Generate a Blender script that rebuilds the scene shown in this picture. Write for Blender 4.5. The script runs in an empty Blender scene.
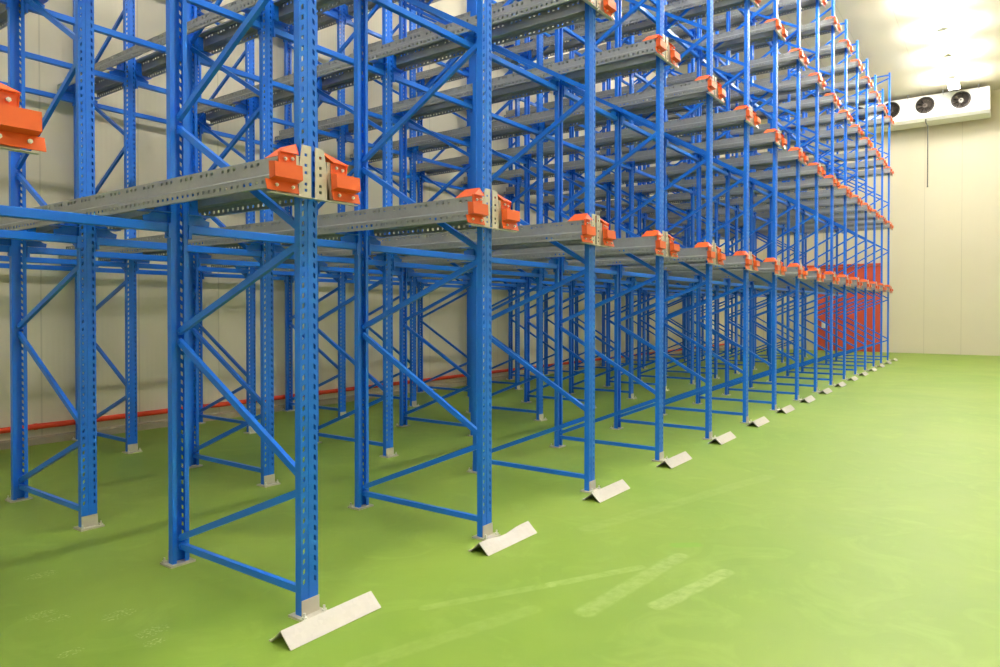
import bpy, bmesh, math, random
from mathutils import Vector, Matrix
random.seed(7)
scene = bpy.context.scene
COL = scene.collection
R = math.radians

# ------------------------------------------------------------------ materials
def new_mat(name):
    m = bpy.data.materials.new(name); m.use_nodes = True
    nt = m.node_tree
    return m, nt, nt.nodes['Principled BSDF']

def mix_col(nt, fac, a, b):
    n = nt.nodes.new('ShaderNodeMix'); n.data_type = 'RGBA'
    if isinstance(fac, (int, float)): n.inputs[0].default_value = fac
    else: nt.links.new(fac, n.inputs[0])
    for i, v in ((6, a), (7, b)):
        if isinstance(v, tuple): n.inputs[i].default_value = (*v, 1)
        else: nt.links.new(v, n.inputs[i])
    return n.outputs[2]

def math_n(nt, op, a, b=None, c=None, clamp=False):
    n = nt.nodes.new('ShaderNodeMath'); n.operation = op; n.use_clamp = clamp
    for i, v in enumerate((a, b, c)):
        if v is None: continue
        if isinstance(v, (int, float)): n.inputs[i].default_value = v
        else: nt.links.new(v, n.inputs[i])
    return n.outputs[0]

def noise(nt, scale, detail=4, vec=None, rough=.55, dist=0.0):
    n = nt.nodes.new('ShaderNodeTexNoise'); n.inputs['Scale'].default_value = scale
    n.inputs['Detail'].default_value = detail; n.inputs['Roughness'].default_value = rough
    n.inputs['Distortion'].default_value = dist
    if vec is not None: nt.links.new(vec, n.inputs['Vector'])
    return n.outputs['Fac']

def ramp(nt, fac, p0, p1):
    n = nt.nodes.new('ShaderNodeMapRange'); n.clamp = True
    n.inputs['From Min'].default_value = p0; n.inputs['From Max'].default_value = p1
    nt.links.new(fac, n.inputs['Value'])
    return n.outputs[0]

def obj_coord(nt, scale=None):
    tc = nt.nodes.new('ShaderNodeTexCoord')
    if scale is None: return tc.outputs['Object']
    mp = nt.nodes.new('ShaderNodeMapping'); mp.inputs['Scale'].default_value = scale
    nt.links.new(tc.outputs['Object'], mp.inputs['Vector'])
    return mp.outputs['Vector']

def paint(name, c1, c2, rough=.4, metal=0.0, scale=6.0, spec=.5):
    m, nt, b = new_mat(name)
    f = noise(nt, scale, 3, obj_coord(nt))
    nt.links.new(mix_col(nt, f, c1, c2), b.inputs['Base Color'])
    b.inputs['Roughness'].default_value = rough; b.inputs['Metallic'].default_value = metal
    b.inputs['Specular IOR Level'].default_value = spec
    return m

M = {}
M['blue'] = paint('blue_powder_coat', (.006, .150, .74), (.008, .170, .82), .30)
M['orange'] = paint('orange_powder_coat', (.72, .108, .020), (.78, .125, .026), .32)
M['red_pipe'] = paint('red_paint', (.72, .045, .010), (.78, .06, .012), .45)
M['red_door'] = paint('red_door_paint', (.62, .085, .04), (.68, .10, .05), .4, scale=1.2)
M['dark'] = paint('dark_plastic', (.035, .028, .024), (.05, .04, .035), .5)
M['fan'] = paint('fan_metal', (.16, .13, .11), (.26, .22, .19), .35, .6)
M['white'] = paint('white_enamel', (.80, .79, .74), (.84, .83, .78), .35)
M['grey'] = paint('grey_plastic', (.16, .16, .15), (.2, .2, .19), .5)
M['pipe_grey'] = paint('grey_hose', (.07, .068, .06), (.09, .088, .08), .5)
M['kerb'] = paint('kerb_concrete', (.30, .26, .18), (.38, .33, .24), .8, scale=9)
M['bolt'] = paint('zinc_bolt', (.72, .72, .70), (.8, .8, .78), .3, .8)

def galv(name, a, b_, rough, metal):
    m, nt, b = new_mat(name)
    v = nt.nodes.new('ShaderNodeTexVoronoi'); v.inputs['Scale'].default_value = 45
    nt.links.new(obj_coord(nt), v.inputs['Vector'])
    f = noise(nt, 5, 4, obj_coord(nt))
    c = mix_col(nt, f, a, b_)
    c2 = mix_col(nt, math_n(nt, 'MULTIPLY', v.outputs['Color'], .25), c, tuple(min(1, x * 1.25) for x in b_))
    nt.links.new(c2, b.inputs['Base Color'])
    b.inputs['Roughness'].default_value = rough; b.inputs['Metallic'].default_value = metal
    return m
M['galv'] = galv('galvanised_rail', (.29, .305, .315), (.37, .38, .39), .38, .4)
M['plate'] = galv('galvanised_plate', (.50, .47, .42), (.60, .57, .50), .45, .4)
M['guard'] = galv('galvanised_guard', (.42, .395, .375), (.50, .47, .45), .5, .25)

def wall_mat(name, axis, c1, c2):
    """cream sandwich panels: joints every 1.1 m, fine vertical micro ribs"""
    m, nt, b = new_mat(name)
    tc = nt.nodes.new('ShaderNodeTexCoord'); sp = nt.nodes.new('ShaderNodeSeparateXYZ')
    nt.links.new(tc.outputs['Object'], sp.inputs[0])
    x = sp.outputs[axis]
    pp = math_n(nt, 'PINGPONG', x, .55)
    joint = math_n(nt, 'SUBTRACT', 1.0, ramp(nt, pp, .004, .012))
    rib = math_n(nt, 'SINE', math_n(nt, 'MULTIPLY', x, 2 * math.pi / .06))
    f = noise(nt, .7, 3, tc.outputs['Object'])
    col = mix_col(nt, f, c1, c2)
    col = mix_col(nt, math_n(nt, 'MULTIPLY', joint, .35), col, (.33, .30, .22))
    nt.links.new(col, b.inputs['Base Color'])
    h = math_n(nt, 'ADD', math_n(nt, 'MULTIPLY', rib, .0006), math_n(nt, 'MULTIPLY', joint, -.004))
    bp = nt.nodes.new('ShaderNodeBump'); bp.inputs['Strength'].default_value = .35
    bp.inputs['Distance'].default_value = 1.0
    nt.links.new(h, bp.inputs['Height']); nt.links.new(bp.outputs[0], b.inputs['Normal'])
    b.inputs['Roughness'].default_value = .5; b.inputs['Specular IOR Level'].default_value = .3
    return m
WC1, WC2 = (.68, .62, .485), (.72, .66, .52)
M['wall_x'] = wall_mat('cream_panels_along', 0, WC1, WC2)
M['wall_y'] = wall_mat('cream_panels_across', 1, WC1, WC2)
M['ceiling'] = wall_mat('cream_ceiling_panels', 1, (.62, .57, .45), (.65, .60, .48))

def floor_mat():
    m, nt, b = new_mat('green_epoxy')
    tc = nt.nodes.new('ShaderNodeTexCoord'); sp = nt.nodes.new('ShaderNodeSeparateXYZ')
    P = tc.outputs['Object']
    nt.links.new(P, sp.inputs[0]); X, Y = sp.outputs[0], sp.outputs[1]
    big = noise(nt, .55, 4, P, .6, .6); mid = noise(nt, 2.2, 5, P, .6, 1.5); fine = noise(nt, 14, 5, P, .65)
    col = mix_col(nt, ramp(nt, big, .32, .68), (.172, .290, .028), (.228, .332, .042))
    col = mix_col(nt, math_n(nt, 'MULTIPLY', ramp(nt, mid, .52, .78), .35), col, (.33, .47, .10))
    col = mix_col(nt, math_n(nt, 'MULTIPLY', ramp(nt, fine, .62, .8), .10), col, (.42, .52, .20))
    def seg(ax, ay, bx, by, w):
        dx, dy = bx - ax, by - ay; L2 = dx * dx + dy * dy
        px = math_n(nt, 'SUBTRACT', X, ax); py = math_n(nt, 'SUBTRACT', Y, ay)
        t = math_n(nt, 'DIVIDE', math_n(nt, 'ADD', math_n(nt, 'MULTIPLY', px, dx), math_n(nt, 'MULTIPLY', py, dy)), L2, clamp=True)
        ex = math_n(nt, 'SUBTRACT', px, math_n(nt, 'MULTIPLY', t, dx)); ey = math_n(nt, 'SUBTRACT', py, math_n(nt, 'MULTIPLY', t, dy))
        d = math_n(nt, 'SQRT', math_n(nt, 'ADD', math_n(nt, 'MULTIPLY', ex, ex), math_n(nt, 'MULTIPLY', ey, ey)))
        d = math_n(nt, 'ADD', d, math_n(nt, 'MULTIPLY', math_n(nt, 'SUBTRACT', mid, .5), w * .8))
        return math_n(nt, 'SUBTRACT', 1.0, ramp(nt, d, w * .75, w * 1.15))
    # pale tyre scuffs in the aisle
    for s in SCUFFS:
        f = math_n(nt, 'MULTIPLY', seg(*s[:5]), math_n(nt, 'MULTIPLY', ramp(nt, fine, .25, .6), s[5]))
        col = mix_col(nt, f, col, (.46, .56, .22))
    # one darker damp spot
    f = math_n(nt, 'MULTIPLY', seg(*DAMP), .55)
    col = mix_col(nt, f, col, (.15, .36, .012))
    # faint chalky prints
    nn = noise(nt, 70, 2, P, .5)
    for (x, y, r_) in PRINTS:
        f = math_n(nt, 'MULTIPLY', seg(x - r_ * .4, y, x + r_ * .4, y, r_ * .7), math_n(nt, 'MULTIPLY', ramp(nt, nn, .52, .66), .38))
        col = mix_col(nt, f, col, (.60, .66, .38))
    nt.links.new(col, b.inputs['Base Color'])
    rg = nt.nodes.new('ShaderNodeMapRange')
    rg.inputs['To Min'].default_value = .48; rg.inputs['To Max'].default_value = .58
    nt.links.new(mid, rg.inputs['Value']); nt.links.new(rg.outputs[0], b.inputs['Roughness'])
    b.inputs['Specular IOR Level'].default_value = .55
    bp = nt.nodes.new('ShaderNodeBump'); bp.inputs['Strength'].default_value = .05; bp.inputs['Distance'].default_value = .02
    nt.links.new(mid, bp.inputs['Height']); nt.links.new(bp.outputs[0], b.inputs['Normal'])
    return m
SCUFFS = [(3.31, 1.40, 3.97, 1.27, .05, .45), (3.03, 1.665, 4.07, 1.58, .055, .30), (2.6, 2.35, 3.22, 1.99, .035, .22), (3.22, 1.99, 3.75, 1.70, .035, .28),
          (4.2, 2.3, 6.5, 1.7, .07, .12), (2.0, 2.2, 2.9, 1.9, .05, .14)]
DAMP = (4.24, 1.67, 4.32, 1.58, .05)
PRINTS = [(1.64, 4.41, .075), (1.42, 3.83, .07), (1.46, 3.72, .05), (1.65, 3.52, .07), (1.65, 3.21, .075), (1.61, 3.10, .05), (1.34, 3.3, .05)]
M['floor'] = floor_mat()

def lamp_mat():
    m = bpy.data.materials.new('lit_tube'); m.use_nodes = True
    nt = m.node_tree; nt.nodes.clear()
    e = nt.nodes.new('ShaderNodeEmission'); o = nt.nodes.new('ShaderNodeOutputMaterial')
    e.inputs['Color'].default_value = (1, .97, .90, 1); e.inputs['Strength'].default_value = 160
    nt.links.new(e.outputs[0], o.inputs[0])
    return m
M['lamp'] = lamp_mat()

# ------------------------------------------------------------------ mesh builder
class MB:
    def __init__(s): s.v, s.f = [], []
    def add(s, vs, fs):
        o = len(s.v); s.v += [tuple(p) for p in vs]; s.f += [tuple(i + o for i in f) for f in fs]
    def hexa(s, p):      # 8 corners: bottom 0-3 ccw, top 4-7
        s.add(p, [(3, 2, 1, 0), (4, 5, 6, 7), (0, 1, 5, 4), (1, 2, 6, 5), (2, 3, 7, 6), (3, 0, 4, 7)])
    def box(s, x0, x1, y0, y1, z0, z1):
        s.hexa([(x0, y0, z0), (x1, y0, z0), (x1, y1, z0), (x0, y1, z0), (x0, y0, z1), (x1, y0, z1), (x1, y1, z1), (x0, y1, z1)])
    def prism(s, poly, ext, frame):
        """closed polygon (2-D) extruded by ext along frame[2]; frame=(origin,u,v,w)"""
        o, u, v, w = (Vector(q) for q in frame); n = len(poly)
        a = [o + u * x + v * y for x, y in poly]; b = [p + w * ext for p in a]
        s.add(a + b, [tuple(range(n))[::-1], tuple(range(n, 2 * n))] + [(i, (i + 1) % n, (i + 1) % n + n, i + n) for i in range(n)])
    def sheet(s, pts, th, frame, ext):
        """bent sheet: open polyline given thickness, extruded along frame[3]"""
        n = len(pts); off = []
        for i in range(n):
            d = Vector((0, 0))
            nrm = []
            if i > 0: e = Vector(pts[i]) - Vector(pts[i - 1]); nrm.append(Vector((-e.y, e.x)).normalized())
            if i < n - 1: e = Vector(pts[i + 1]) - Vector(pts[i]); nrm.append(Vector((-e.y, e.x)).normalized())
            d = sum(nrm, Vector((0, 0))) / len(nrm); k = max(d.length_squared, .25)
            off.append(Vector(pts[i]) + d / k * th)
        o, u, v, w = (Vector(q) for q in frame)
        for i in range(n - 1):
            q = [Vector(pts[i]), Vector(pts[i + 1]), off[i + 1], off[i]]
            a = [o + u * p.x + v * p.y for p in q]; b = [p + w * ext for p in a]
            s.hexa(a + b)
    def cyl(s, p, q, r, n=12, r2=None):
        p, q = Vector(p), Vector(q); d = (q - p).normalized(); r2 = r if r2 is None else r2
        u = d.orthogonal().normalized(); v = d.cross(u)
        a = [p + (u * math.cos(2 * math.pi * i / n) + v * math.sin(2 * math.pi * i / n)) * r for i in range(n)]
        b = [q + (u * math.cos(2 * math.pi * i / n) + v * math.sin(2 * math.pi * i / n)) * r2 for i in range(n)]
        s.add(a + b, [tuple(range(n))[::-1], tuple(range(n, 2 * n))] + [(i, (i + 1) % n, (i + 1) % n + n, i + n) for i in range(n)])
    def tube(s, pts, r, n=10):
        for a, b in zip(pts, pts[1:]): s.cyl(a, b, r, n)
    def ring(s, c, r0, r1, x0, x1, n=40):
        """annulus around the X axis"""
        vs = []
        for i in range(n):
            a = 2 * math.pi * i / n; cy, cz = math.cos(a), math.sin(a)
            vs += [(x0, c[0] + r0 * cy, c[1] + r0 * cz), (x0, c[0] + r1 * cy, c[1] + r1 * cz), (x1, c[0] + r1 * cy, c[1] + r1 * cz), (x1, c[0] + r0 * cy, c[1] + r0 * cz)]
        fs = []
        for i in range(n):
            k, l = 4 * i, 4 * ((i + 1) % n)
            for j in range(4): fs.append((k + j, k + (j + 1) % 4, l + (j + 1) % 4, l + j))
        s.add(vs, fs)
    def mirror(s):
        m = MB(); m.v = [(-x, y, z) for x, y, z in s.v]; m.f = [f[::-1] for f in s.f]; return m
    def turned(s):       # half turn about Z
        m = MB(); m.v = [(-x, -y, z) for x, y, z in s.v]; m.f = list(s.f); return m
    def mesh(s, name, mat, smooth=False, bevel=0):
        me = bpy.data.meshes.new(name); me.from_pydata(s.v, [], s.f); 
        bm = bmesh.new(); bm.from_mesh(me)
        bmesh.ops.recalc_face_normals(bm, faces=bm.faces)
        if bevel:
            bmesh.ops.bevel(bm, geom=bm.edges[:], offset=bevel, segments=1, affect='EDGES')
        bm.to_mesh(me); bm.free()
        me.materials.append(M[mat]); me.update()
        if smooth:
            for p in me.polygons: p.use_smooth = True
        return me
    def build(s, name, mat, parent=None, loc=(0, 0, 0), **k):
        return inst(name, s.mesh(name, mat, **k), parent, loc)

def inst(name, me, parent=None, loc=(0, 0, 0), label=None):
    o = bpy.data.objects.new(name, me); COL.objects.link(o)
    o.location = loc
    if parent is not None: o.parent = parent
    if label: o['label'] = label
    return o
def root(name, loc): return inst(name, None, None, loc)
def tag(o, label, cat, group=None):
    o['kind'] = 'thing'
    o['label'] = label; o['category'] = cat
    if group: o['group'] = group
    return o
def struct(o): o['kind'] = 'structure'; return o
KIDS = {}
def copy_tree(o, parent=None):
    c = o.copy(); COL.objects.link(c); c.parent = parent
    for ch in KIDS.get(o.name) or [x for x in o.children]: copy_tree(ch, c)
    return c

# ------------------------------------------------------------------ layout (metres, camera above the origin)
X1, PITCH = 2.199, 1.4532
NL = 17                                  # upright lines 0..16 along the aisle (line 0 is just outside the picture)
LX = [X1 + (k - 1) * PITCH for k in range(NL)]
YF = [2.770, 5.125, 7.49]                 # front uprights of the three frame rows
DEP = 1.18
ROWS = [y + d for y in YF for d in (0, DEP)]
LEV = [2.166, 4.105, 5.755, 7.285]
YR0, YR1 = 2.722, 8.70                    # rails
FLOORX0, XE, YB, YA, ZC = -7.0, 28.70, 8.82, -5.0, 8.95
PSI, PITCHC, FPX, HC, VSH = R(35.9006), R(.62878), 691.2, 1.5, -14.645
def proj(x, y, z):
    r = x * math.sin(PSI) - y * math.cos(PSI); d = x * math.cos(PSI) + y * math.sin(PSI); h = z - HC
    zc = d * math.cos(PITCHC) - h * math.sin(PITCHC); yc = d * math.sin(PITCHC) + h * math.cos(PITCHC)
    if zc < .2: return None
    return 500 + FPX * r / zc, 333.5 + VSH - FPX * yc / zc
def seen(p, q, margin=12, n=24):
    for i in range(n + 1):
        t = i / n; u = proj(*[a + (b - a) * t for a, b in zip(p, q)])
        if u and -margin < u[0] < 1000 + margin and -margin < u[1] < 667 + margin: return True
    return False

ORD = ['zeroth', 'first', 'second', 'third', 'fourth', 'fifth', 'sixth', 'seventh', 'eighth', 'ninth', 'tenth', 'eleventh',
       'twelfth', 'thirteenth', 'fourteenth', 'fifteenth', 'sixteenth', 'seventeenth']
LEVN = ['lowest', 'second', 'third', 'top']

# ------------------------------------------------------------------ upright frame
WW = .0520                                # half width of an upright
def upright_mesh(h):
    b = MB(); t = .0028; cols = [(-WW, -.040), (-.027, .027), (.040, WW)]
    for a, c in cols: b.box(a, c, 0, t, 0, h)
    z = .16; p = .05; sl = .024; last = 0
    while z < h - .04:                    # bars between the slots of both punched rows
        for (a, c), sg in (((-.040, -.027), 1), ((.027, .040), -1)):
            k = .005 * sg
            b.hexa([(a, 0, last - k), (c, 0, last + k), (c, t, last + k), (a, t, last - k),
                    (a, 0, z - k), (c, 0, z + k), (c, t, z + k), (a, t, z - k)])
        last = z + sl; z += p
    for (a, c) in ((-.040, -.027), (.027, .040)): b.box(a, c, 0, t, last, h)
    for s in (-1, 1):
        b.box(min(s * WW, s * (WW - t)), max(s * WW, s * (WW - t)), t, .040, 0, h)
        b.box(min(s * WW, s * (WW - .026)), max(s * WW, s * (WW - .026)), .040, .040 + t, 0, h)
    # shallow stiffening rib down the middle of the web
    b.box(-.006, .006, -.003, 0, 0, h)
    return b
def brace_between(p, q, w=.036, d=.026):
    """C section from p to q in the YZ plane, back of the C towards -X"""
    p, q = Vector(p), Vector(q); e = (q - p); L = e.length; e.normalize()
    n = Vector((1, 0, 0)).cross(e)        # in-plane normal
    b = MB(); t = .004
    def bx(a0, a1, x0, x1):
        c = []
        for l in (0, L):
            for (a, x) in ((a0, x0), (a1, x0), (a1, x1), (a0, x1)): c.append(p + e * l + n * a + Vector((x, 0, 0)))
        b.hexa(c)
    bx(-w / 2, w / 2, -d / 2, -d / 2 + t); bx(-w / 2, -w / 2 + t, -d / 2 + t, d / 2); bx(w / 2 - t, w / 2, -d / 2 + t, d / 2)
    for l in (.018, L - .018):            # bolt heads
        c = p + e * l; b.cyl(c + Vector((-d / 2 - .006, 0, 0)), c + Vector((-d / 2, 0, 0)), .010, 6)
    return b
def base_plate(sleeve):
    b = MB()
    b.box(-.076, .076, -.055, .070, 0, .012)
    b.box(-.053, .053, -.008, -.0035, .012, .088)
    return b
def anchor():
    b = MB(); b.cyl((0, 0, .012), (0, 0, .022), .014, 6); b.cyl((0, 0, .022), (0, 0, .040), .006, 8); return b
def bracket():
    """blue bracket carrying the rail, right-hand one; z measured from the rail reference"""
    b = MB()
    poly = [(WW, -.148), (.20, -.148), (.205, -.118), (.175, -.110), (.145, -.090), (.130, -.060), (.128, .055), (WW, .055)]
    b.prism(poly, .005, ((0, -.0025, 0), (1, 0, 0), (0, 0, 1), (0, 1, 0)))
    b.box(WW, .214, -.045, .045, -.092, -.087)
    b.box(WW, WW + .004, -.030, .030, -.148, .072)
    b.cyl((.088, -.010, -.02), (.088, -.0025, -.02), .014, 8)
    return b

def make_frame(h, front, name='upright_frame'):
    r = root(name, (0, 0, 0))
    u = upright_mesh(h); um = u.mesh('upright', 'blue'); ut = u.turned().mesh('upright', 'blue')
    inst('upright', um, r, (0, -.020, .004)); inst('upright', ut, r, (0, DEP + .020, .004))
    b = base_plate(True); bm_ = b.mesh('base_plate', 'plate'); bt = b.turned().mesh('base_plate', 'plate')
    am = anchor().mesh('anchor_bolt', 'bolt')
    for me, y, s in ((bm_, -.020, 1), (bt, DEP + .020, -1)):
        bp = inst('base_plate', me, r, (0, y, 0), 'galvanised base plate')
        for x in (-.060, .060): inst('anchor_bolt', am, bp, (x, -.035 * s, 0), 'shiny zinc anchor bolt')
    yf, yr = .018, DEP - .018
    brace_between((0, yf, .112), (0, yr, .112)).build('horizontal_brace', 'blue', r)
    nodes = [(yr, .13), (yf, .64), (yr, 1.350), (yf, 1.870), (yr, 2.606), (yf, 3.318), (yr, 4.045), (yf, 4.772), (yr, 5.508), (yf, 6.245), (yr, 6.950), (yf, 7.660)]
    if h > 8.2: nodes = nodes[:-1] + [(yf, 7.70), (yr, 8.15), (yf, 8.60)]
    for (ya, za), (yb, zb) in zip(nodes, nodes[1:]):
        brace_between((0, ya, za + .027), (0, yb, zb - .027)).build('diagonal_brace', 'blue', r)
    brace_between((0, yf, h - .06), (0, yr, h - .06)).build('horizontal_brace', 'blue', r)
    br = bracket(); bR = br.mesh('rail_bracket', 'blue'); bL = br.mirror().mesh('rail_bracket', 'blue')
    for y in ((DEP,) if front else (0, DEP)):
        for z in LEV:
            inst('rail_bracket', bR, r, (0, y, z)); inst('rail_bracket', bL, r, (0, y, z))
    return r

ROWN = ['front', 'middle', 'rear']
def frame_label(k, j):
    if k == 0: return f'blue upright frame cut off by the left picture edge, {ROWN[j]} row'
    if k == NL - 1: return f'tall farthest blue upright frame near the end wall, {ROWN[j]} row of the rack'
    base = {0: 'blue upright frame at the aisle', 1: 'blue upright frame in the middle row', 2: 'blue upright frame in the rear row'}[j]
    return f'{base}, {ORD[k]} line of posts from the camera'
proto = {(t_, f_): make_frame(8.73 if t_ else 7.86, f_) for t_ in (0, 1) for f_ in (0, 1)}
first = True
for k in range(NL):
    for j in range(3):
        src = proto[(int(k == NL - 1), int(j == 0))]
        used = src.get('used'); o = src if not used else copy_tree(src)
        src['used'] = 1
        o.location = (LX[k], YF[j], 0)
        tag(o, frame_label(k, j), 'rack frame', 'blue upright frames of the pallet rack')
for o in COL.objects:
    if 'used' in o.keys(): del o['used']

# ------------------------------------------------------------------ rails
def rail_mesh(L):
    b = MB(); t = .003
    b.box(.066, .138, 0, L, .074, .077)                               # pallet flange
    b.box(.066, .069, 0, L, .062, .074)                               # its small return
    b.box(.135, .138, 0, L, .062, .074); b.box(.135, .138, 0, L, -.030, .044)   # web above and below the punched row
    b.box(.138, .208, 0, L, -.026, -.023)                             # running shelf
    b.hexa([(.205, 0, -.026), (.212, 0, -.034), (.216, 0, -.032), (.208, 0, -.023), (.205, L, -.026), (.212, L, -.034), (.216, L, -.032), (.208, L, -.023)])
    b.box(.212, .215, 0, L, -.050, -.033); b.box(.212, .215, 0, L, -.086, -.068)
    b.box(.196, .212, 0, L, -.086, -.083)
    y = 0; i = 0
    while y < L - .01:
        e = min(y + .030, L)
        for x, z0, z1 in ((.135, .044, .062), (.212, -.068, -.050)):
            if x == .135 and i % 4 == 3: b.box(x, x + .003, y, min(y + .05, L), z0, z1)
            else: b.box(x, x + .003, y, e, z0, z1)
        y += .05; i += 1
    return b
def end_plate():
    b = MB()
    # front plate with a punched column, bevelled at the top, and its side return
    z0, z1 = -.120, .133
    b.hexa([(.052, -.004, z0), (.106, -.004, z0), (.106, 0, z0), (.052, 0, z0), (.052, -.004, z1), (.066, -.004, z1), (.066, 0, z1), (.052, 0, z1)])
    b.box(.012, .036, -.004, 0, z0, z1)
    zz = [z0, -.098, -.060, -.036, .02, .046, .085, .112, z1]
    for a, c in zip(zz[0::2], zz[1::2]): pass
    cur = z0
    for hz in (-.090, -.060, -.005, .030, .080):
        b.box(.036, .052, -.004, 0, cur, hz); cur = hz + .014
    b.box(.036, .052, -.004, 0, cur, z1)
    b.box(.012, .262, -.030, 0, -.123, -.119)                         # bottom lip below the stop
    b.hexa([(.085, -.004, -.119), (.215, -.004, -.119), (.215, .002, -.119), (.085, .002, -.119),
            (.085, -.004, .075), (.135, -.004, .075), (.135, .002, .075), (.085, .002, .075)])
    return b
def end_stop():
    b = MB(); t = .004
    fr = ((0, 0, 0), (0, 1, 0), (0, 0, 1), (1, 0, 0))
    def sh(pts, x0, x1): b.sheet(pts, t, ((x0, 0, 0), (0, 1, 0), (0, 0, 1), (1, 0, 0)), x1 - x0)
    # bolted back, ledge, proud face and flared lower plate (Y,Z profile)
    sh([(-.006, .075), (-.008, .022)], .105, .205)
    sh([(-.008, .022), (-.052, .016), (-.056, -.052), (-.014, -.062)], .103, .258)
    sh([(-.014, -.062), (-.030, -.112)], .103, .280)
    # cheeks closing the proud part
    for x in (.103, .255):
        b.prism([(-.008, .022), (-.052, .016), (-.056, -.052), (-.014, -.062)], .003, ((x, 0, 0), (0, 1, 0), (0, 0, 1), (1, 0, 0)))
    b.prism([(-.008, .022), (-.020, .070), (-.006, .075)], .003, ((.202, 0, 0), (0, 1, 0), (0, 0, 1), (1, 0, 0)))
    # sloping guide along the rail and its bent front wing, 4 mm sheet
    def quad(p):
        p = [Vector(q) for q in p]; n = (p[1] - p[0]).cross(p[2] - p[0]).normalized() * .004
        b.hexa(p + [q + n for q in p])
    quad([(.140, .19, .079), (.140, .045, .079), (.066, .045, .142), (.066, .165, .142)])
    quad([(.140, .045, .079), (.208, -.020, .076), (.104, -.026, .076), (.066, .045, .142)])
    return b
def bolts():
    return [(.132, .050), (.172, .044), (.140, -.086), (.230, -.086)]
L = YR1 - YR0
rm = rail_mesh(L); ep = end_plate(); es = end_stop()
RM = {1: rm.mesh('rail_profile', 'galv'), -1: rm.mirror().mesh('rail_profile', 'galv')}
EP = {1: ep.mesh('end_plate', 'plate'), -1: ep.mirror().mesh('end_plate', 'plate')}
ES = {1: es.mesh('end_stop', 'orange'), -1: es.mirror().mesh('end_stop', 'orange')}
bb = MB(); bb.cyl((0, 0, 0), (0, -.008, 0), .0085, 6); bb.cyl((0, -.008, 0), (0, -.013, 0), .005, 6)
BM = bb.mesh('bolt', 'bolt')
def make_rail(s, with_bolts):
    r = root('pallet_rail', (0, 0, 0))
    inst('rail_profile', RM[s], r, (0, 0, 0))
    inst('end_plate', EP[s], r, (0, -.004, 0), 'pale galvanised end plate')
    e = inst('end_stop', ES[s], r, (0, -.006, 0), 'bright orange end stop')
    if with_bolts:
        for x, z in bolts():
            inst('bolt', BM, e, (s * x, -.012 if z > 0 else -.026, z), 'silver bolt head')
    return r
RP = {}
SIDE = {1: 'right', -1: 'left'}
for k in range(NL):
    for li, z in enumerate(LEV):
        for s in (-1, 1):
            if k == 0 and s == -1: continue
            x = LX[k] + s * .14
            if not seen((x, YR0, z), (x, YR1, z), 40): continue
            key = (s, k <= 4)
            if key in RP: o = copy_tree(RP[key])
            else: o = RP[key] = make_rail(s, k <= 4)
            o.location = (LX[k], YR0, z)
            where = 'posts off the left edge' if k == 0 else ('the farthest posts' if k == NL - 1 else f'the {ORD[k]} posts from camera')
            tag(o, f'grey rail with orange end stop, {LEVN[li]} level, {SIDE[s]} of {where}', 'rack rail', 'galvanised pallet rails of the rack')

# ------------------------------------------------------------------ cross beams between the lines
def make_beam():
    r = root('rack_tie_bar', (0, 0, 0)); b = MB(); l = PITCH - 2 * WW - .003
    b.box(.006, l - .006, -.024, .024, -.026, .026)
    b.build('beam', 'blue', r, bevel=.004)
    c = MB(); c.box(0, .005, -.034, .034, -.060, .026); c.box(.005, .018, -.034, -.029, -.060, .024); c.cyl((.005, 0, -.043), (.014, 0, -.043), .011, 6)
    inst('end_connector', c.mesh('end_connector', 'blue'), r); inst('end_connector', c.mirror().mesh('end_connector', 'blue'), r, (l, 0, 0))
    return r
RN = ['second', 'third', 'fourth', 'fifth', 'sixth']
beam0 = None; nb = 0
for k in range(NL - 1):
    for ri, y in enumerate(ROWS[1:]):
        for li, z in enumerate(LEV):
            zz = z - .177
            if not seen((LX[k], y, zz), (LX[k + 1], y, zz), 4): continue
            if beam0 is None: o = beam0 = make_beam()
            else: o = copy_tree(beam0)
            nb += 1
            o.location = (LX[k] + WW + .0015, y, zz)
            a = 'left edge and first' if k == 0 else f'{ORD[k]} and {ORD[k+1]}'
            tag(o, f'blue tie bar, {LEVN[li]} level, {RN[ri]} row from the aisle, between {a} posts', 'tie bar', 'blue tie bars between the uprights')
print('beams', nb)

# ------------------------------------------------------------------ floor guards
def guard(dent):
    b = MB(); Lh, n = .275, 14; th = .006
    rows = []
    for i in range(n + 1):
        x = -Lh + 2 * Lh * i / n
        d = dent * math.exp(-((x + .02) / .11) ** 2)
        rows.append([(x, -.068, .001), (x, -d * .4, .062 - d), (x, .068, .001), (x, .085, .001), (x, .085, .006), (x, .071, .007), (x, -d * .4, .070 - d), (x, -.075, .003)])
    vs = [p for r_ in rows for p in r_]; fs = []
    for i in range(n):
        for j in range(8): fs.append((8 * i + j, 8 * i + (j + 1) % 8, 8 * i + 8 + (j + 1) % 8, 8 * i + 8 + j))
    fs += [tuple(range(8))[::-1], tuple(range(8 * n, 8 * n + 8))]
    b.add(vs, fs); return b
gm = guard(0).mesh('floor_guard', 'guard'); gd = guard(.018).mesh('floor_guard', 'guard')
for k in range(1, NL):
    o = inst('floor_guard', gd if k == 2 else gm, None, (LX[k] - .008, 2.600, 0))
    if k == 1: lb = 'pale steel angle floor guard in front of the nearest blue upright, largest of the row'
    elif k == 2: lb = 'dented pale steel angle floor guard in front of the second blue upright'
    elif k == NL - 1: lb = 'smallest, farthest pale steel floor guard at the last tall upright'
    else: lb = f'pale steel angle floor guard in front of the {ORD[k]} aisle upright from the camera'
    tag(o, lb, 'floor guard', 'floor guards along the aisle')

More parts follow.
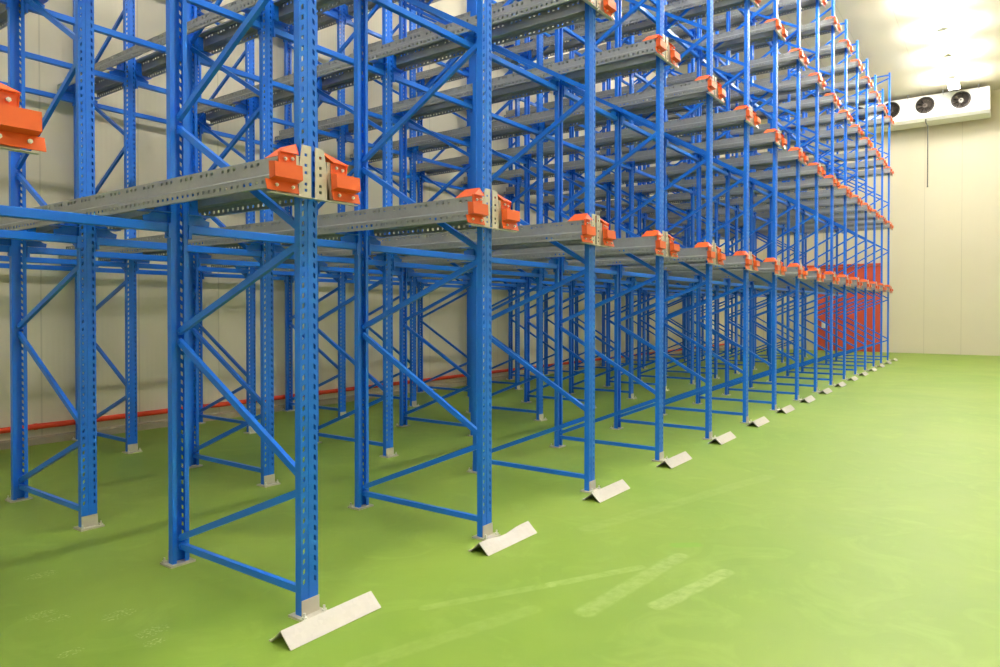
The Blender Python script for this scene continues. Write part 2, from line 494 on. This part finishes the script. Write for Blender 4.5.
# ------------------------------------------------------------------ room
def slab(name, mat, x0, x1, y0, y1, z0, z1):
    b = MB(); b.box(x0, x1, y0, y1, z0, z1); return struct(b.build(name, mat))
slab('floor', 'floor', FLOORX0, XE, YA, YB, -.15, 0)
slab('ceiling', 'ceiling', FLOORX0, XE, YA, YB, ZC, ZC + .15)
slab('wall_left', 'wall_x', FLOORX0, XE, YB, YB + .15, -.15, ZC + .15)
slab('wall_right', 'wall_x', FLOORX0, XE, YA - .15, YA, -.15, ZC + .15)
slab('wall_far', 'wall_y', XE, XE + .15, YA - .15, YB + .15, -.15, ZC + .15)
slab('wall_near', 'wall_y', FLOORX0 - .15, FLOORX0, YA - .15, YB + .15, -.15, ZC + .15)
b = MB(); b.prism([(YB, 0), (YB, .085), (YB - .03, .085), (YB - .07, .07), (YB - .07, 0)], XE - FLOORX0, ((FLOORX0, 0, 0), (0, 1, 0), (0, 0, 1), (1, 0, 0)))
struct(b.build('baseboard_left', 'kerb'))
# red pipe along the foot of the back wall
pr = root('wall_pipe', (FLOORX0 + 1, YB - .06, .205))
b = MB(); b.cyl((0, 0, 0), (XE - FLOORX0 - 2, 0, 0), .032, 16); b.build('pipe', 'red_pipe', pr, smooth=False)
for i in range(0, 17):
    c = MB(); c.ring((0, 0), .032, .037, 0, .03, 20); c.box(0, .03, .030, .057, -.012, .012); c.build('pipe_clip', 'red_pipe', pr, (1.2 + i * 2.0, 0, 0))
tag(pr, 'long red pipe running along the foot of the cream back wall behind the rack', 'pipe')

# red sliding door on the far wall
d = slab('door_1', 'red_door', XE - .09, XE - .005, 3.53, 5.72, .01, 3.16)
b = MB()
for z in (.10, 3.04): b.box(XE - .10, XE - .09, 3.57, 5.68, z, z + .05)
for y in (3.56, 4.61, 5.66): b.box(XE - .10, XE - .09, y, y + .03, 0.06, 3.10)
b.build('door_batten', 'red_door', d)
b = MB(); b.box(XE - .17, XE - .09, 5.34, 5.52, .86, 1.10); b.cyl((XE - .20, 5.44, .9), (XE - .20, 5.44, 1.06), .016); b.box(XE - .2, XE - .17, 5.425, 5.455, .89, .91); b.box(XE - .2, XE - .17, 5.425, 5.455, 1.04, 1.06)
o = b.build('handle', 'white', d); o['label'] = 'white door handle'
b = MB(); b.box(XE - .14, XE - .001, 3.54, 7.7, 3.18, 3.26); o = b.build('door_track', 'red_door', d)

# ------------------------------------------------------------------ evaporator unit under the ceiling
EX, EY0, EY1, EZ0, EZ1 = 27.605, .318, 4.95, 8.13, 8.835
ev = root('cooling_unit', (EX, 2.7, EZ0))
def evb(b, name, mat, parent=ev, **k):
    o = b.build(name, mat, parent, **k)
    if parent is ev: o.matrix_parent_inverse = Matrix.Translation(-Vector(ev.location))
    return o
b = MB()
fy = [1.105, 2.124, 3.143, 4.162]; FZ, FR = 8.515, .258
# casing with round openings: front skin built as a fan of quads round each opening
b.box(EX + .012, EX + .95, EY0, EY1, EZ1 - .012, EZ1); b.box(EX + .012, EX + .95, EY0, EY0 + .012, EZ0, EZ1 - .012); b.box(EX + .012, EX + .95, EY1 - .012, EY1, EZ0, EZ1 - .012)
b.box(EX + .93, EX + .95, EY0, EY1, EZ0, EZ1); b.box(EX + .012, EX + .95, EY0, EY1, EZ0, EZ0 + .012)
edges = [EY0] + [(a + c) / 2 for a, c in zip(fy, fy[1:])] + [EY1]
for i, cy in enumerate(fy):
    y0, y1 = edges[i], edges[i + 1]; n = 48; pts = []
    for q in range(n):
        a = 2 * math.pi * (q + .5) / n; c, s_ = math.cos(a), math.sin(a)
        hy = (y1 - cy) if c > 0 else (cy - y0); hz = (EZ1 - FZ) if s_ > 0 else (FZ - EZ0)
        m_ = min(hy / abs(c), hz / abs(s_)); pts.append(((cy + FR * c, FZ + FR * s_), (cy + m_ * c, FZ + m_ * s_)))
    corners = [(y1, EZ1), (y0, EZ1), (y0, EZ0), (y1, EZ0)]
    for q in range(n):
        (i0, o0), (i1, o1) = pts[q], pts[(q + 1) % n]
        poly = [i0, o0]
        for cy_, cz_ in corners:
            if abs(o0[0] - o1[0]) > 1e-6 and abs(o0[1] - o1[1]) > 1e-6 and ((abs(o0[0] - cy_) < 1e-6 or abs(o1[0] - cy_) < 1e-6) and (abs(o0[1] - cz_) < 1e-6 or abs(o1[1] - cz_) < 1e-6)):
                poly.append((cy_, cz_))
        poly += [o1, i1]
        b.prism(poly, .012, ((EX, 0, 0), (0, 1, 0), (0, 0, 1), (1, 0, 0)))
evb(b, 'casing', 'white')
b = MB(); b.prism([(EX - .015, EZ0), (EX - .015, EZ0 - .05), (EX + .10, EZ0 - .14), (EX + .90, EZ0 - .14), (EX + .95, EZ0)], EY1 - EY0 + .02,
                  ((0, EY0 - .01, 0), (1, 0, 0), (0, 0, 1), (0, 1, 0)))
evb(b, 'drip_tray', 'white')
for cy in fy:
    fr = MB(); fr.ring((cy, FZ), FR - .012, FR + .022, EX - .02, EX + .0, 48); fr.ring((cy, FZ), FR - .012, FR, EX, EX + .22, 48)
    fo = evb(fr, 'fan_shroud', 'dark')
    bl = MB()
    for q in range(9):
        a = 2 * math.pi * q / 9; vs = []
        for rr, wd, tw in ((.06, .25, .05), (.16, .28, .045), (.238, .30, .035)):
            for sg in (-1, 1):
                ang = a + sg * wd; vs.append((EX + .09 + sg * tw, cy + rr * math.cos(ang), FZ + rr * math.sin(ang)))
        vs2 = [(x + .006, y, z) for x, y, z in vs]
        bl.add(vs + vs2, [(0, 1, 3, 2), (2, 3, 5, 4), (6, 8, 9, 7), (8, 10, 11, 9), (0, 2, 8, 6), (2, 4, 10, 8), (1, 7, 9, 3), (3, 9, 11, 5), (4, 5, 11, 10), (0, 6, 7, 1)])
    bl.build('fan_blades', 'fan', fo)
    hb = MB(); hb.cyl((EX + .03, cy, FZ), (EX + .18, cy, FZ), .07, 20); hb.cyl((EX + .005, cy, FZ), (EX + .03, cy, FZ), .045, 20); hb.build('fan_hub', 'white' if cy == fy[0] else 'fan', fo)
    bk = MB(); bk.cyl((EX + .215, cy, FZ), (EX + .22, cy, FZ), FR - .006, 32); bk.build('fan_back', 'dark', fo)
    g = MB()
    for rr in (.09, .14, .19, .225): g.ring((cy, FZ), rr - .002, rr + .002, EX - .014, EX - .010, 32)
    for q in range(8):
        a = math.pi * q / 8; g.cyl((EX - .011, cy - math.cos(a) * FR, FZ - math.sin(a) * FR), (EX - .011, cy + math.cos(a) * FR, FZ + math.sin(a) * FR), .002, 5)
    g.build('fan_grille', 'dark', fo)
for y in (.62, 1.61, 2.63, 3.65, 4.65):
    h = MB(); h.box(EX + .0, EX + .05, y - .02, y + .02, EZ1 - .05, ZC); h.box(EX + .7, EX + .75, y - .02, y + .02, EZ1, ZC); evb(h, 'hanger', 'grey')
b = MB(); b.tube([(EX + .04, 2.10, EZ0 - .05), (EX + .04, 2.10, EZ0 - .20), (EX + .07, 2.045, EZ0 - .32), (EX + .07, 2.04, 5.76)], .018, 10)
b.cyl((EX + .07, 2.04, 5.73), (EX + .07, 2.04, 5.77), .024, 10)
o = evb(b, 'drain_pipe', 'pipe_grey'); o['label'] = 'dark drain pipe hanging down'
tag(ev, 'white cooling unit with dark round fans hung under the ceiling at the end wall', 'cooling unit')

# ------------------------------------------------------------------ ceiling lamps
def make_lamp():
    r = root('ceiling_lamp', (0, 0, 0)); l = .62
    b = MB(); b.prism([(-.122, .030), (.122, .030), (.05, .080), (-.05, .080)], 2 * l, ((-l, 0, 0), (0, 1, 0), (0, 0, 1), (1, 0, 0))); b.box(-l - .02, -l, -.15, .15, -.02, .04); b.box(l, l + .02, -.15, .15, -.02, .04); b.build('lamp_housing', 'white', r)
    for s in (-1, 1):
        c = MB(); c.cyl((-l, s * .125, 0), (l, s * .125, 0), .019, 12); o = c.build('lamp_tube', 'lamp', r); o['label'] = 'glowing white tube'
    for x in (-.4, .4):
        c = MB(); c.cyl((x, 0, .075), (x, 0, .255), .008, 8); c.cyl((x, 0, .255), (x, 0, .27), .05, 12); c.build('hanger', 'white', r)
    return r
lamp0 = make_lamp()
LXS = [26.10 - 2.23 * i for i in range(14)]
vis = 0
for i, x in enumerate(LXS):
    o = lamp0 if i == 0 else copy_tree(lamp0)
    o.location = (x, 1.25, ZC - .27)
    u = proj(x + .7, 1.32, ZC - .4)
    lb = ['glowing tube lamp hung nearest the cooling unit', 'glowing tube lamp, second from the cooling unit', 'glowing tube lamp, third from the cooling unit', 'glowing tube lamp at the top picture edge, fourth from the cooling unit']
    tag(o, lb[i] if i < 4 else 'glowing tube lamp over the aisle, above the top edge of the picture', 'lamp', 'tube lamps in a row over the aisle')

# ------------------------------------------------------------------ camera, world, view
cd = bpy.data.cameras.new('camera'); cam = bpy.data.objects.new('camera', cd); COL.objects.link(cam)
cd.sensor_width = 36; cd.sensor_fit = 'HORIZONTAL'; cd.lens = FPX / 1000 * 36; cd.shift_y = VSH / 1000; cd.clip_end = 200; cd.clip_start = .05
cam.location = (0, 0, HC); cam.rotation_euler = (R(90) - PITCHC, 0, PSI - R(90))
scene.camera = cam
w = bpy.data.worlds.new('world'); scene.world = w; w.use_nodes = True
w.node_tree.nodes['Background'].inputs[0].default_value = (.5, .5, .5, 1); w.node_tree.nodes['Background'].inputs[1].default_value = 0.0
vs_ = scene.view_settings
vs_.view_transform = 'Standard'; vs_.look = 'None'; vs_.gamma = 1; vs_.use_curve_mapping = False; vs_.exposure = 1.55
scene.cycles.max_bounces = 10; scene.cycles.diffuse_bounces = 6; scene.cycles.glossy_bounces = 4
scene.cycles.use_denoising = True
